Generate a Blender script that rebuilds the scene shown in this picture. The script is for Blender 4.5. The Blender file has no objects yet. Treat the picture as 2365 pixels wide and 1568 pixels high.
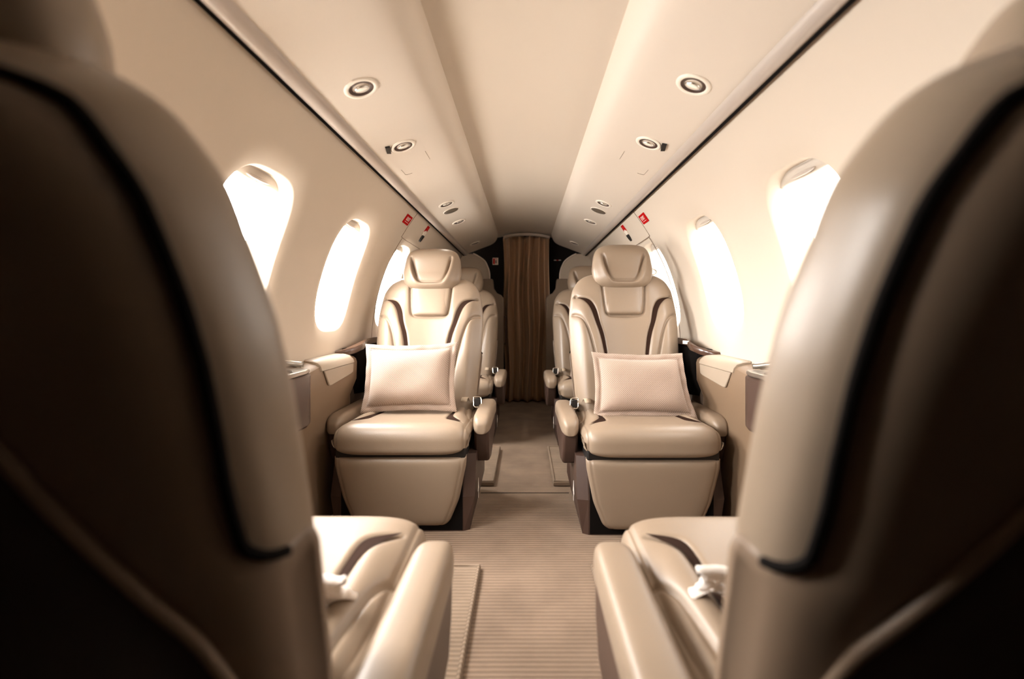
import bpy, math, random
import numpy as np
from mathutils import Vector, Matrix

random.seed(4)
scene = bpy.context.scene
COL = scene.collection
PI = math.pi
CAMZ = 0.77


# ------------------------------------------------------------------ materials
def lin(c):
    out = []
    for v in c:
        v = v / 255.0
        out.append(v / 12.92 if v <= 0.04045 else ((v + 0.055) / 1.055) ** 2.4)
    return (*out, 1.0)


def material(name, rgb, rough=0.5, metal=0.0, spec=0.5, bump=0.0, bscale=200.0, vary=0.0, vscale=6.0, sheen=0.0, coat=0.0):
    m = bpy.data.materials.new(name)
    m.use_nodes = True
    nt = m.node_tree
    b = nt.nodes['Principled BSDF']
    b.inputs['Base Color'].default_value = lin(rgb)
    b.inputs['Roughness'].default_value = rough
    b.inputs['Metallic'].default_value = metal
    b.inputs['Specular IOR Level'].default_value = spec
    if sheen:
        b.inputs['Sheen Weight'].default_value = sheen
    if coat:
        b.inputs['Coat Weight'].default_value = coat
        b.inputs['Coat Roughness'].default_value = 0.15
    tc = nt.nodes.new('ShaderNodeTexCoord')
    if vary:
        n = nt.nodes.new('ShaderNodeTexNoise')
        n.inputs['Scale'].default_value = vscale
        n.inputs['Detail'].default_value = 4
        r = nt.nodes.new('ShaderNodeMapRange')
        r.inputs['To Min'].default_value = 1 - vary
        r.inputs['To Max'].default_value = 1 + vary
        mx = nt.nodes.new('ShaderNodeVectorMath')
        mx.operation = 'SCALE'
        mx.inputs[0].default_value = lin(rgb)[:3]
        nt.links.new(tc.outputs['Object'], n.inputs['Vector'])
        nt.links.new(n.outputs['Fac'], r.inputs['Value'])
        nt.links.new(r.outputs['Result'], mx.inputs['Scale'])
        nt.links.new(mx.outputs['Vector'], b.inputs['Base Color'])
    if bump:
        n2 = nt.nodes.new('ShaderNodeTexNoise')
        n2.inputs['Scale'].default_value = bscale
        n2.inputs['Detail'].default_value = 3
        bp = nt.nodes.new('ShaderNodeBump')
        bp.inputs['Strength'].default_value = bump
        bp.inputs['Distance'].default_value = 0.002
        nt.links.new(tc.outputs['Object'], n2.inputs['Vector'])
        nt.links.new(n2.outputs['Fac'], bp.inputs['Height'])
        nt.links.new(bp.outputs['Normal'], b.inputs['Normal'])
    return m


M = {}
M['leather'] = material('leather', (137, 119, 101), 0.40, spec=0.5, bump=0.12, bscale=260, vary=0.04)
M['accent'] = material('accent_leather', (44, 29, 22), 0.85, spec=0.06, bump=0.15, bscale=260)
M['shell'] = material('shaded_shell_leather', (118, 98, 80), 0.5, bump=0.12, bscale=240, vary=0.04)  # same leather as the seat, with the shade on its back put into the colour
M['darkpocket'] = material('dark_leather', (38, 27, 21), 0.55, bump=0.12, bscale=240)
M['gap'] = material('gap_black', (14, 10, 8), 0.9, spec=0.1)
M['brownplastic'] = material('brown_plastic', (66, 48, 40), 0.4, bump=0.05, bscale=400)
M['blackplastic'] = material('black_plastic', (20, 16, 14), 0.5)
M['panel'] = material('cream_panel', (202, 189, 173), 0.6, spec=0.3, bump=0.03, bscale=500, vary=0.015, vscale=3)
M['headliner'] = material('headliner', (205, 192, 176), 0.55, spec=0.35, bump=0.03, bscale=500, vary=0.015, vscale=3)
M['valance'] = material('valance_panel', (212, 200, 186), 0.45, spec=0.4, vary=0.01)
M['rail'] = material('rail_trim', (182, 170, 160), 0.32, spec=0.5)
M['console'] = material('console_leather', (124, 102, 81), 0.5, bump=0.1, bscale=260, vary=0.03)
M['lining'] = material('lower_wall_lining', (68, 52, 38), 0.8, bump=0.2, bscale=300)
M['consoletop'] = material('console_top', (158, 143, 126), 0.5, bump=0.06, bscale=300)
M['wood'] = material('dark_veneer', (72, 50, 38), 0.25, spec=0.5, vary=0.2, vscale=14, coat=0.3)
M['steel'] = material('satin_metal', (158, 151, 142), 0.3, metal=0.85)
M['chrome'] = material('chrome', (225, 220, 212), 0.12, metal=1.0)
M['bezel'] = material('white_bezel', (238, 228, 214), 0.35)
M['red'] = material('sign_red', (170, 6, 5), 0.8, spec=0.1)
M['redlight'] = material('sign_red_light', (214, 60, 48), 0.8, spec=0.1)
M['white'] = material('sign_white', (235, 225, 215), 0.5)
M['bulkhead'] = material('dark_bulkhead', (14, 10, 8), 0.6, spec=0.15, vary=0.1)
M['grille'] = material('speaker_grille', (92, 80, 66), 0.7, bump=0.6, bscale=900)
M['webbing'] = material('belt_webbing', (36, 28, 24), 0.7, bump=0.4, bscale=800)
M['webbinglight'] = material('belt_webbing_cream', (171, 153, 131), 0.7, bump=0.4, bscale=800)
M['seam'] = material('panel_seam', (120, 100, 82), 0.8)
M['switch'] = material('switch_plate', (178, 171, 164), 0.35)


def fabric_pillow():
    m = bpy.data.materials.new('woven_pillow')
    m.use_nodes = True
    nt = m.node_tree
    b = nt.nodes['Principled BSDF']
    b.inputs['Roughness'].default_value = 0.85
    b.inputs['Sheen Weight'].default_value = 0.2
    tc = nt.nodes.new('ShaderNodeTexCoord')
    mp = nt.nodes.new('ShaderNodeMapping')
    mp.inputs['Rotation'].default_value = (0, PI / 4, 0)
    w1 = nt.nodes.new('ShaderNodeTexWave')
    w1.inputs['Scale'].default_value = 62
    w1.bands_direction = 'X'
    w2 = nt.nodes.new('ShaderNodeTexWave')
    w2.inputs['Scale'].default_value = 62
    w2.bands_direction = 'Z'
    mul = nt.nodes.new('ShaderNodeMath')
    mul.operation = 'MULTIPLY'
    nt.links.new(tc.outputs['Object'], mp.inputs['Vector'])
    nt.links.new(mp.outputs['Vector'], w1.inputs['Vector'])
    nt.links.new(mp.outputs['Vector'], w2.inputs['Vector'])
    nt.links.new(w1.outputs['Fac'], mul.inputs[0])
    nt.links.new(w2.outputs['Fac'], mul.inputs[1])
    rp = nt.nodes.new('ShaderNodeValToRGB')
    rp.color_ramp.elements[0].color = lin((137, 110, 92))
    rp.color_ramp.elements[0].position = 0.0
    rp.color_ramp.elements[1].color = lin((188, 171, 158))
    rp.color_ramp.elements[1].position = 0.42
    nt.links.new(mul.outputs[0], rp.inputs['Fac'])
    nt.links.new(rp.outputs['Color'], b.inputs['Base Color'])
    bp = nt.nodes.new('ShaderNodeBump')
    bp.inputs['Strength'].default_value = 0.4
    bp.inputs['Distance'].default_value = 0.0015
    nt.links.new(mul.outputs[0], bp.inputs['Height'])
    nt.links.new(bp.outputs['Normal'], b.inputs['Normal'])
    return m


def carpet(name, rgb):
    m = bpy.data.materials.new(name)
    m.use_nodes = True
    nt = m.node_tree
    b = nt.nodes['Principled BSDF']
    b.inputs['Roughness'].default_value = 0.95
    b.inputs['Specular IOR Level'].default_value = 0.1
    tc = nt.nodes.new('ShaderNodeTexCoord')
    w = nt.nodes.new('ShaderNodeTexWave')
    w.bands_direction = 'Y'
    w.inputs['Scale'].default_value = 22.0
    w.inputs['Distortion'].default_value = 0.35
    w.inputs['Detail'].default_value = 2
    w.inputs['Detail Scale'].default_value = 3
    n = nt.nodes.new('ShaderNodeTexNoise')
    n.inputs['Scale'].default_value = 7
    n.inputs['Detail'].default_value = 5
    n2 = nt.nodes.new('ShaderNodeTexNoise')
    n2.inputs['Scale'].default_value = 350
    for t in (w, n, n2):
        nt.links.new(tc.outputs['Object'], t.inputs['Vector'])
    r1 = nt.nodes.new('ShaderNodeMapRange')
    r1.inputs['To Min'].default_value = 0.78
    r1.inputs['To Max'].default_value = 1.06
    nt.links.new(w.outputs['Fac'], r1.inputs['Value'])
    r2 = nt.nodes.new('ShaderNodeMapRange')
    r2.inputs['From Min'].default_value = 0.3
    r2.inputs['From Max'].default_value = 0.7
    r2.inputs['To Min'].default_value = 0.82
    r2.inputs['To Max'].default_value = 1.1
    nt.links.new(n.outputs['Fac'], r2.inputs['Value'])
    mu = nt.nodes.new('ShaderNodeMath')
    mu.operation = 'MULTIPLY'
    nt.links.new(r1.outputs['Result'], mu.inputs[0])
    nt.links.new(r2.outputs['Result'], mu.inputs[1])
    sc = nt.nodes.new('ShaderNodeVectorMath')
    sc.operation = 'SCALE'
    sc.inputs[0].default_value = lin(rgb)[:3]
    nt.links.new(mu.outputs[0], sc.inputs['Scale'])
    nt.links.new(sc.outputs['Vector'], b.inputs['Base Color'])
    ad = nt.nodes.new('ShaderNodeMath')
    ad.operation = 'MULTIPLY_ADD'
    ad.inputs[1].default_value = 0.25
    nt.links.new(n2.outputs['Fac'], ad.inputs[0])
    nt.links.new(w.outputs['Fac'], ad.inputs[2])
    bp = nt.nodes.new('ShaderNodeBump')
    bp.inputs['Strength'].default_value = 0.6
    bp.inputs['Distance'].default_value = 0.003
    nt.links.new(ad.outputs[0], bp.inputs['Height'])
    nt.links.new(bp.outputs['Normal'], b.inputs['Normal'])
    return m


def pane_glass():
    m = bpy.data.materials.new('window_glass')
    m.use_nodes = True
    nt = m.node_tree
    nt.nodes.remove(nt.nodes['Principled BSDF'])
    out = nt.nodes['Material Output']
    tr = nt.nodes.new('ShaderNodeBsdfTransparent')
    gl = nt.nodes.new('ShaderNodeBsdfGlossy')
    gl.inputs['Roughness'].default_value = 0.05
    mix = nt.nodes.new('ShaderNodeMixShader')
    mix.inputs['Fac'].default_value = 0.05
    nt.links.new(tr.outputs[0], mix.inputs[1])
    nt.links.new(gl.outputs[0], mix.inputs[2])
    nt.links.new(mix.outputs[0], out.inputs['Surface'])
    return m


def emissive(name, rgb, strength):
    m = bpy.data.materials.new(name)
    m.use_nodes = True
    b = m.node_tree.nodes['Principled BSDF']
    b.inputs['Base Color'].default_value = lin(rgb)
    b.inputs['Emission Color'].default_value = lin(rgb)
    b.inputs['Emission Strength'].default_value = strength
    return m


M['pillow'] = fabric_pillow()
M['fleece'] = material('fleece', (222, 212, 202), 0.95, bump=1.0, bscale=160, sheen=0.4)
M['carpet'] = carpet('ribbed_carpet', (131, 112, 96))
M['mat'] = carpet('ribbed_mat', (137, 119, 102))
M['glass'] = pane_glass()
M['lamp'] = emissive('lamp_lens', (230, 220, 205), 0.18)
M['curtain'] = material('curtain_cloth', (172, 138, 106), 0.36, spec=0.9, bump=0.1, bscale=300, sheen=0.1)
M['shade'] = material('window_shade', (190, 180, 168), 0.6)


# ------------------------------------------------------------------ helpers
def link(o, parent=None):
    COL.objects.link(o)
    if parent is not None:
        o.parent = parent
    return o


def mesh(name, verts, faces, mat, parent=None, smooth=True, auto=None):
    me = bpy.data.meshes.new(name)
    me.from_pydata([tuple(map(float, v)) for v in verts], [], [tuple(map(int, f)) for f in faces])
    me.materials.append(mat)
    me.polygons.foreach_set('use_smooth', [smooth] * len(me.polygons))
    me.update()
    if auto is not None:
        try:
            me.set_sharp_from_angle(angle=auto)
        except Exception:
            pass
    o = bpy.data.objects.new(name, me)
    return link(o, parent)


def empty(name, loc=(0, 0, 0), rz=0.0):
    o = bpy.data.objects.new(name, None)
    o.location = loc
    o.rotation_euler = (0, 0, rz)
    o.empty_display_size = 0.05
    return link(o)


def tag(o, label=None, cat=None, group=None, kind=None):
    if label:
        o['label'] = label
    if cat:
        o['category'] = cat
    if group:
        o['group'] = group
    if kind:
        o['kind'] = kind
    return o


def grid_faces(n, m, wrap=False, off=0):
    f = []
    mm = m if wrap else m - 1
    for i in range(n - 1):
        for j in range(mm):
            a = off + i * m + j
            b = off + i * m + (j + 1) % m
            f.append((a, b, b + m, a + m))
    return f


def loft(name, rows, mat, parent=None, wrap=True, cap0=True, cap1=True, smooth=True, auto=None, flip=False):
    rows = np.asarray(rows, float)
    n, m = rows.shape[:2]
    f = grid_faces(n, m, wrap)
    if cap0:
        f.append(tuple(range(m))[::-1])
    if cap1:
        f.append(tuple(range((n - 1) * m, n * m)))
    if flip:
        f = [q[::-1] for q in f]
    return mesh(name, rows.reshape(-1, 3), f, mat, parent, smooth, auto)


def prism(name, poly, axis, a, b, mat, parent=None, bevel=0.0, seg=2):
    """polygon in the plane across `axis`, pushed from a to b along it"""
    n = len(poly)
    vs = []
    for h in (a, b):
        for p in poly:
            v = {'x': (h, p[0], p[1]), 'y': (p[0], h, p[1]), 'z': (p[0], p[1], h)}[axis]
            vs.append(v)
    fs = [tuple(range(n)), tuple(range(2 * n - 1, n - 1, -1))]
    for i in range(n):
        j = (i + 1) % n
        fs.append((i, i + n, j + n, j))
    o = mesh(name, vs, fs, mat, parent, smooth=bevel > 0, auto=math.radians(50) if bevel else None)
    fix_normals(o)
    if bevel:
        md = o.modifiers.new('bevel', 'BEVEL')
        md.width = bevel
        md.segments = seg
        md.limit_method = 'ANGLE'
        md.angle_limit = math.radians(25)
    return o


def fix_normals(o):
    import bmesh
    bm = bmesh.new()
    bm.from_mesh(o.data)
    bmesh.ops.recalc_face_normals(bm, faces=bm.faces)
    bm.to_mesh(o.data)
    bm.free()
    return o


def box(name, x0, x1, y0, y1, z0, z1, mat, parent=None, bevel=0.0, seg=2):
    return prism(name, [(x0, y0), (x1, y0), (x1, y1), (x0, y1)], 'z', z0, z1, mat, parent, bevel, seg)


def tube(name, pts, r, mat, parent=None, n=10, closed=False):
    pts = np.asarray(pts, float)
    N = len(pts)
    if closed:
        tang = np.roll(pts, -1, 0) - np.roll(pts, 1, 0)
    else:
        tang = np.gradient(pts, axis=0)
    tang /= np.linalg.norm(tang, axis=1)[:, None] + 1e-12
    rows = []
    up = np.array([0.13, 0.21, 0.97])
    for p, t in zip(pts, tang):
        u = np.cross(t, up)
        u /= np.linalg.norm(u) + 1e-12
        v = np.cross(u, t)
        a = np.linspace(0, 2 * PI, n, endpoint=False)
        rows.append(p + r * (np.cos(a)[:, None] * u + np.sin(a)[:, None] * v))
    if closed:
        rows.append(rows[0])
    return loft(name, rows, mat, parent, True, not closed, not closed)


def sint(x, xs, ys, sig=0.012):
    """piecewise-linear curve, smoothed"""
    lo, hi = xs[0], xs[-1]
    g = np.linspace(lo, hi, 400)
    v = np.interp(g, xs, ys)
    st = (hi - lo) / 399
    k = int(max(1, 3 * sig / st))
    ker = np.exp(-0.5 * (np.arange(-k, k + 1) * st / sig) ** 2)
    ker /= ker.sum()
    pad = np.concatenate([2 * v[0] - v[k:0:-1], v, 2 * v[-1] - v[-2:-k - 2:-1]])
    return np.interp(x, g, np.convolve(pad, ker, 'valid'))


def pdist(P, line):
    P = np.asarray(P)
    line = np.asarray(line, float)
    d = np.full(len(P), 9.0)
    for a, b in zip(line[:-1], line[1:]):
        ab = b - a
        t = np.clip(((P - a) @ ab) / (ab @ ab + 1e-12), 0, 1)
        d = np.minimum(d, np.linalg.norm(P - a - t[:, None] * ab, axis=1))
    return d


def inside(P, poly):
    poly = np.asarray(poly, float)
    c = np.zeros(len(P), bool)
    j = len(poly) - 1
    for i in range(len(poly)):
        xi, yi = poly[i]
        xj, yj = poly[j]
        hit = ((yi > P[:, 1]) != (yj > P[:, 1])) & (P[:, 0] < (xj - xi) * (P[:, 1] - yi) / (yj - yi + 1e-12) + xi)
        c ^= hit
        j = i
    return c


def sdf(P, poly):
    d = pdist(P, list(poly) + [poly[0]])
    return np.where(inside(P, poly), -d, d)


def resample(line, n):
    line = np.asarray(line, float)
    s = np.concatenate([[0], np.cumsum(np.linalg.norm(np.diff(line, axis=0), axis=1))])
    t = np.linspace(0, s[-1], n)
    return np.stack([np.interp(t, s, line[:, k]) for k in range(line.shape[1])], 1)


def spline(line, n):
    """Catmull-Rom through the points"""
    p = np.asarray(line, float)
    p = np.concatenate([[2 * p[0] - p[1]], p, [2 * p[-1] - p[-2]]])
    out = []
    for i in range(1, len(p) - 2):
        for t in np.linspace(0, 1, 14, endpoint=False):
            out.append(0.5 * ((2 * p[i]) + (-p[i - 1] + p[i + 1]) * t + (2 * p[i - 1] - 5 * p[i] + 4 * p[i + 1] - p[i + 2]) * t ** 2
                              + (-p[i - 1] + 3 * p[i] - 3 * p[i + 1] + p[i + 2]) * t ** 3))
    out.append(p[-2])
    return resample(out, n)


def sstep(x):
    x = np.clip(x, 0, 1)
    return x * x * (3 - 2 * x)


def mix_s(n, a=0.6):
    q = np.linspace(-1, 1, n)
    return (1 - a) * q + a * np.sin(q * PI / 2)


# ------------------------------------------------------------------ the seat
HW_T = [-.06, 0, .1, .284, .4, .45, .5, .56, .605, .63, .645, .652]
HW_W = [.205, .213, .225, .239, .243, .242, .236, .226, .200, .166, .11, .03]


def back_hw(t):
    return sint(t, HW_T, HW_W, 0.010)


ACC_IN = spline([(.212, .523), (.155, .508), (.128, .467), (.113, .405), (.095, .343), (.083, .258), (.070, .13)], 50)
ACC_OUT = spline([(.212, .523), (.176, .503), (.150, .467), (.130, .405), (.110, .343), (.094, .258), (.074, .13)], 50)
ACC_POLY = np.concatenate([ACC_IN, ACC_OUT[::-1][1:-1]])
BACK_SEAMS = [spline([(.250, .528), (.212, .523)], 6),
              spline([(.250, .440), (.211, .436), (.182, .41), (.161, .357), (.147, .301), (.132, .23), (.112, .10)], 40)]

CU_IN = spline([(.206, .100), (.160, .116), (.145, .140), (.142, .2), (.141, .28), (.139, .40)], 50)
CU_OUT = spline([(.206, .100), (.186, .126), (.1635, .168), (.156, .237), (.153, .29), (.145, .40)], 50)
CU_POLY = np.concatenate([CU_IN, CU_OUT[::-1][1:-1]])
CU_SEAMS = [spline([(.238, .222), (.218, .225), (.206, .247), (.198, .28), (.19, .36), (.186, .44)], 40)]


NECK = spline([(.098, .60), (.092, .52), (.086, .465), (.076, .442), (.05, .4355), (0, .434)], 40)


def back_front(x, t, grooves=True):
    w = np.maximum(back_hw(t), 1e-4)
    s = np.clip(np.abs(x) / w, 0, 1)
    k = np.sqrt(1 - np.clip((t - .56) / .092, 0, .9999) ** 2)
    d = k * .056 * (1 - s ** 3.2) ** (1 / 2.3)
    ax = np.abs(x)
    low = sstep((.56 - t) / .14)
    d = d + .026 * np.exp(-((ax - .185) / .040) ** 2) * low * np.sqrt(1 - s ** 5)
    d = d + .010 * np.exp(-((ax - .125) / .03) ** 2) * sstep((.50 - t) / .1)
    d = d - .014 * np.exp(-(x / .085) ** 2) * sstep((.52 - t) / .1)
    if grooves:
        P = np.stack([ax, t], 1)
        ef = sstep((1 - s) / .10)
        sd = sdf(P, ACC_POLY)
        d = d - .011 * sstep((-sd + .002) / .006) - .005 * np.exp(-(sd / .005) ** 2)
        for L in BACK_SEAMS:
            q = pdist(P, L)
            d = d - ef * (.011 * np.exp(-(q / .0048) ** 2) + .005 * np.exp(-(q / .018) ** 2))
        q = pdist(P, NECK)
        d = d - .012 * np.exp(-(q / .005) ** 2) - .004 * np.exp(-(q / .014) ** 2)
    return d


def back_rear(x, t):
    w = np.maximum(back_hw(t), 1e-4)
    s = np.clip(np.abs(x) / w, 0, 1)
    k = np.sqrt(1 - np.clip((t - .56) / .092, 0, .9999) ** 2)
    return -k * .068 * (1 - s ** 9.0) ** (1 / 2.4)


def make_seat(loc, rz, aisle, recline, label, head_up=0.0, detail=1.0, group='leather cabin seats', guide=True, label_mark=True, belt=True):
    """local +y is where the seat faces; y=0 is the front of the seat cushion"""
    root = empty('cabin_seat', loc, rz)
    tag(root, label, 'seat', group)
    rho = math.radians(recline)
    O = np.array([0, -.43, .33])
    U = np.array([0, -math.sin(rho), math.cos(rho)])
    Fv = np.array([0, math.cos(rho), math.sin(rho)])

    def B(x, t, d):
        x, t, d = np.broadcast_arrays(np.asarray(x, float), np.asarray(t, float), np.asarray(d, float))
        return O + x[..., None] * np.array([1., 0, 0]) + t[..., None] * U + d[..., None] * Fv

    ns, nt = int(150 * detail), int(150 * detail)
    # --- back cushion
    tt = np.concatenate([np.linspace(-.06, .55, nt), .55 + .102 * np.sin(np.linspace(0, PI / 2, 34)[1:])])
    s = mix_s(ns)
    sr = mix_s(40)[::-1][1:-1]
    rows = []
    for t in tt:
        w = float(back_hw(t))
        xf = w * s
        tf = np.full_like(xf, t)
        ring = [B(xf, tf, back_front(xf, tf))]
        xr = w * sr
        ring.append(B(xr, np.full_like(xr, t), back_rear(xr, np.full_like(xr, t))))
        rows.append(np.concatenate(ring))
    loft('backrest', rows, M['leather'], root, flip=True)
    # --- accent strips
    for sg in (-1, 1):
        a, b = resample(ACC_IN, 46), resample(ACC_OUT, 46)
        g = []
        for k in np.linspace(0, 1, 8):
            p = a * (1 - k) + b * k
            g.append(B(sg * p[:, 0], p[:, 1], back_front(p[:, 0], p[:, 1], False) - .0055))
        o = loft('accent_strip', g, M['accent'], root, wrap=False, cap0=False, cap1=False)
        o['label'] = 'dark brown inlay strip'
    # --- neck cushion
    rows = []
    n0, n1 = .440, .60
    for q in np.linspace(0, 1, 40):
        t = n0 + (n1 - n0) * q
        e = (1 - (1 - min(q / .16, 1)) ** 3) ** (1 / 2.6) if q < .16 else 1
        w = (.079 + .013 * q) * (0.80 + 0.20 * e)
        x = w * mix_s(46)
        tv = np.full_like(x, t)
        base = back_front(x * 0.6, np.minimum(tv, .60), False)
        d = .030 + .018 * (1 - np.abs(x / w) ** 5) ** (1 / 2.2) * e + 0 * base + .012
        d = d - .002
        f = B(x, tv, d)
        r = B(x[::-1][1:-1], tv[1:-1], np.full(len(x) - 2, .02))
        rows.append(np.concatenate([f, r]))
    loft('neck_cushion', rows, M['leather'], root, flip=True)
    # --- headrest
    h0, hh = .564 + head_up, .208
    UL = [(-.092, .150), (-.083, .105), (-.069, .058), (-.054, .034), (-.036, .028), (0, .027), (.036, .028), (.054, .034), (.069, .058), (.083, .105), (.092, .150)]
    ul = spline(UL, 60)
    upoly = np.concatenate([ul, [(.07, .19), (-.07, .19)]])
    rows = []
    nr = int(80 * detail) + 12
    for q in (1 - np.cos(np.linspace(0, PI, nr))) / 2 * .999 + .0005:
        v = q * hh
        w = float(sint(np.array([q]), [0, .06, .2, .42, .75, .92, 1], [.066, .110, .131, .138, .129, .114, .076], .04)[0])
        k = (1 - abs(2 * q - 1) ** 4) ** (1 / 2.4)
        x = w * mix_s(int(90 * detail))
        vv = np.full_like(x, v)
        d = k * (.062 * (1 - np.abs(x / w) ** 3.4) ** (1 / 2.3))
        P = np.stack([x, vv], 1)
        sd = sdf(P, upoly)
        lowf = sstep((.165 - v) / .09)
        sidef = sstep((.175 - v) / .05)
        d = d - .018 * sstep((-sd + .004) / .012) * lowf
        q2 = pdist(P, ul)
        d = d - (.011 + .012 * np.exp(-((v - .095) / .045) ** 2) * (np.abs(x) > .03)) * np.exp(-(q2 / .006) ** 2) * sidef
        d = d + .006 * np.exp(-((sd - .016) / .012) ** 2) * sidef * k
        ring = [B(x, h0 + vv, d + .035)]
        xr = (w * mix_s(30))[::-1][1:-1]
        ring.append(B(xr, np.full_like(xr, h0 + v), .035 - k * .045 * (1 - np.abs(xr / w) ** 3.2) ** (1 / 2.4)))
        rows.append(np.concatenate(ring))
    hd = loft('headrest', rows, M['leather'], root, flip=True)
    posts = []
    for sx in (-.05, .05):
        posts.append(np.array([B(sx, .55, -.0), B(sx, .64 + head_up, .02)]).reshape(2, 3))
    for p in posts:
        tube('headrest_post', resample(p, 4), .006, M['steel'], root, 8)
    # --- rear shell
    def shell_w(t):
        up = np.minimum(back_hw(np.minimum(t, .65)) - sint(t, [-.1, .25, .30, .36, .43, .50, .60, .66], [.018, .018, .020, .022, .019, .015, .013, .012]), .23)
        lo = back_hw(t) + .007
        k = sstep((.315 - t) / .06)
        return np.maximum(up * (1 - k) + lo * k, .004)
    st = np.concatenate([np.linspace(-.08, .60, 110), .60 + .042 * np.sin(np.linspace(0, PI / 2, 16)[1:])])
    rows = []
    for t in st:
        w = float(shell_w(np.array([t]))[0])
        if t > .60:
            w *= math.sqrt(max(1 - ((t - .60) / .043) ** 2, 1e-3))
        x = w * mix_s(64)
        tv = np.full_like(x, t)
        e = (1 - np.abs(x / w) ** 9) ** (1 / 2.5)
        tk = math.sqrt(max(1 - (max(t - .60, 0) / .043) ** 2, 0))
        d = back_rear(x, tv) * (.85 + .15 * e) - .017 * e * tk + .004
        f = B(x, tv, d)
        r = B(x[::-1][1:-1] * .98, tv[1:-1], np.minimum(back_rear(x[::-1][1:-1], tv[1:-1]) + .015, -.002))
        rows.append(np.concatenate([f, r]))
    sh = loft('back_shell', rows, M['shell'], root)
    # dark piping round the shell edge
    tp = np.linspace(.02, .635, 100)
    edge = []
    for t in tp:
        w = float(shell_w(np.array([t]))[0])
        if t > .60:
            w *= math.sqrt(max(1 - ((t - .60) / .043) ** 2, 1e-3))
        edge.append((w + .002, t, float(back_rear(np.array([w]), np.array([t]))[0]) - .003))
    edge = np.array(edge)
    sel = edge[edge[:, 1] > .275]
    full = np.concatenate([sel, [(0.05, .645, -.024), (0, .646, -.024), (-.05, .645, -.024)], sel[::-1] * np.array([-1, 1, 1])])
    full = resample(full, 200)
    pp = B(full[:, 0], full[:, 1], full[:, 2])
    tube('shell_piping', pp, .0042, M['gap'], root, 8)
    # arched lower pocket on the rear
    rows = []
    at = np.linspace(-.06, .517, 80)
    for t in at:
        w = float(sint(np.array([t]), [-.06, .08, .19, .25, .30, .36, .45, .495, .517], [.204, .204, .199, .188, .162, .134, .10, .06, .004], .012)[0])
        x = w * mix_s(40)
        tv = np.full_like(x, t)
        e = (1 - np.abs(x / w) ** 10) ** (1 / 2.5)
        d = back_rear(x, tv) * (.85 + .15 * e) - .010 - .013 * e * min(1, (.519 - t) / .02)
        f = B(x, tv, d)
        r = B(x[::-1][1:-1], tv[1:-1], d[::-1][1:-1] + .02)
        rows.append(np.concatenate([f, r]))
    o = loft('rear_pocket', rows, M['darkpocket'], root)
    o['label'] = 'dark arched lower back panel'
    ar = []
    for t in np.linspace(-.02, .516, 90):
        w = float(sint(np.array([t]), [-.06, .08, .19, .25, .30, .36, .45, .495, .517], [.204, .204, .199, .188, .162, .134, .10, .06, .004], .012)[0])
        ar.append((w + .002, t, float(back_rear(np.array([w]), np.array([t]))[0]) - .0155))
    ar = np.array(ar)
    ar = np.concatenate([ar, ar[::-1] * np.array([-1, 1, 1])])
    tube('pocket_piping', B(ar[:, 0], ar[:, 1], ar[:, 2]), .005, M['shell'], root, 8)
    # --- seat cushion
    prof = [(-.50, .362), (-.40, .366), (-.28, .372), (-.16, .382), (-.08, .386)]
    for a in np.linspace(90, 0, 12):
        prof.append((-.058 + .058 * math.cos(math.radians(a)), .328 + .058 * math.sin(math.radians(a))))
    prof += [(0, .312)]
    for a in np.linspace(0, -90, 7):
        prof.append((-.022 + .022 * math.cos(math.radians(a)), .302 + .022 * math.sin(math.radians(a))))
    prof += [(-.06, .280), (-.12, .280)]
    pr = resample(spline(prof, 500), int(190 * detail))
    tg = np.gradient(pr, axis=0)
    tg /= np.linalg.norm(tg, axis=1)[:, None]
    nrm = np.stack([-tg[:, 1], tg[:, 0]], 1)
    sx = mix_s(ns, .75)
    rows = []
    for (y, z), (ny, nz) in zip(pr, nrm):
        hw = .238 - .010 * sstep((-y - .25) / .25)
        x = hw * sx
        ax = np.abs(x)
        e = .050 * (1 - np.sqrt(np.maximum(1 - np.abs(sx) ** 7, 0)))
        top = 1.0 if nz > 0.5 else max(nz, 0) * 2
        e = e + .0035 * np.exp(-((ax - .222) / .0035) ** 2)
        P = np.stack([ax, np.full_like(ax, -y)], 1)
        if top > 0 and y < -.05:
            sd = sdf(P, CU_POLY)
            e = e + top * (.010 * sstep((-sd + .002) / .006) + .004 * np.exp(-(sd / .005) ** 2))
            for L in CU_SEAMS:
                q = pdist(P, L)
                e = e + top * (.007 * np.exp(-(q / .005) ** 2) + .003 * np.exp(-(q / .014) ** 2))
            e = e - top * .010 * np.exp(-((ax - .18) / .03) ** 2) * sstep((-y - .1) / .1)
        rows.append(np.stack([x, y - ny * e, z - nz * e], 1))
    loft('seat_cushion', rows, M['leather'], root, wrap=False, cap0=False, cap1=False)
    for sg in (-1, 1):
        a, b = resample(CU_IN, 46), resample(CU_OUT, 46)
        g = []
        for k in np.linspace(0, 1, 8):
            p = a * (1 - k) + b * k
            zz = np.interp(p[:, 1], -pr[::-1, 0][pr[::-1, 1] > .34], pr[::-1, 1][pr[::-1, 1] > .34]) if False else np.array([float(np.interp(-q, pr[pr[:, 1] > .36][:, 0], pr[pr[:, 1] > .36][:, 1])) for q in p[:, 1]])
            zz = zz + .010 * np.exp(-((p[:, 0] - .18) / .03) ** 2) * sstep((p[:, 1] - .1) / .1) - .0045
            g.append(np.stack([sg * p[:, 0], -p[:, 1], zz], 1))
        o = loft('accent_strip', g, M['accent'], root, wrap=False, cap0=False, cap1=False, flip=sg < 0)
        o['label'] = 'dark brown inlay strip'
    # --- seat pan and pedestal
    box('seat_side', -.233, .233, -.50, -.028, .286, .352, M['leather'], root, .02, 4)
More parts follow.
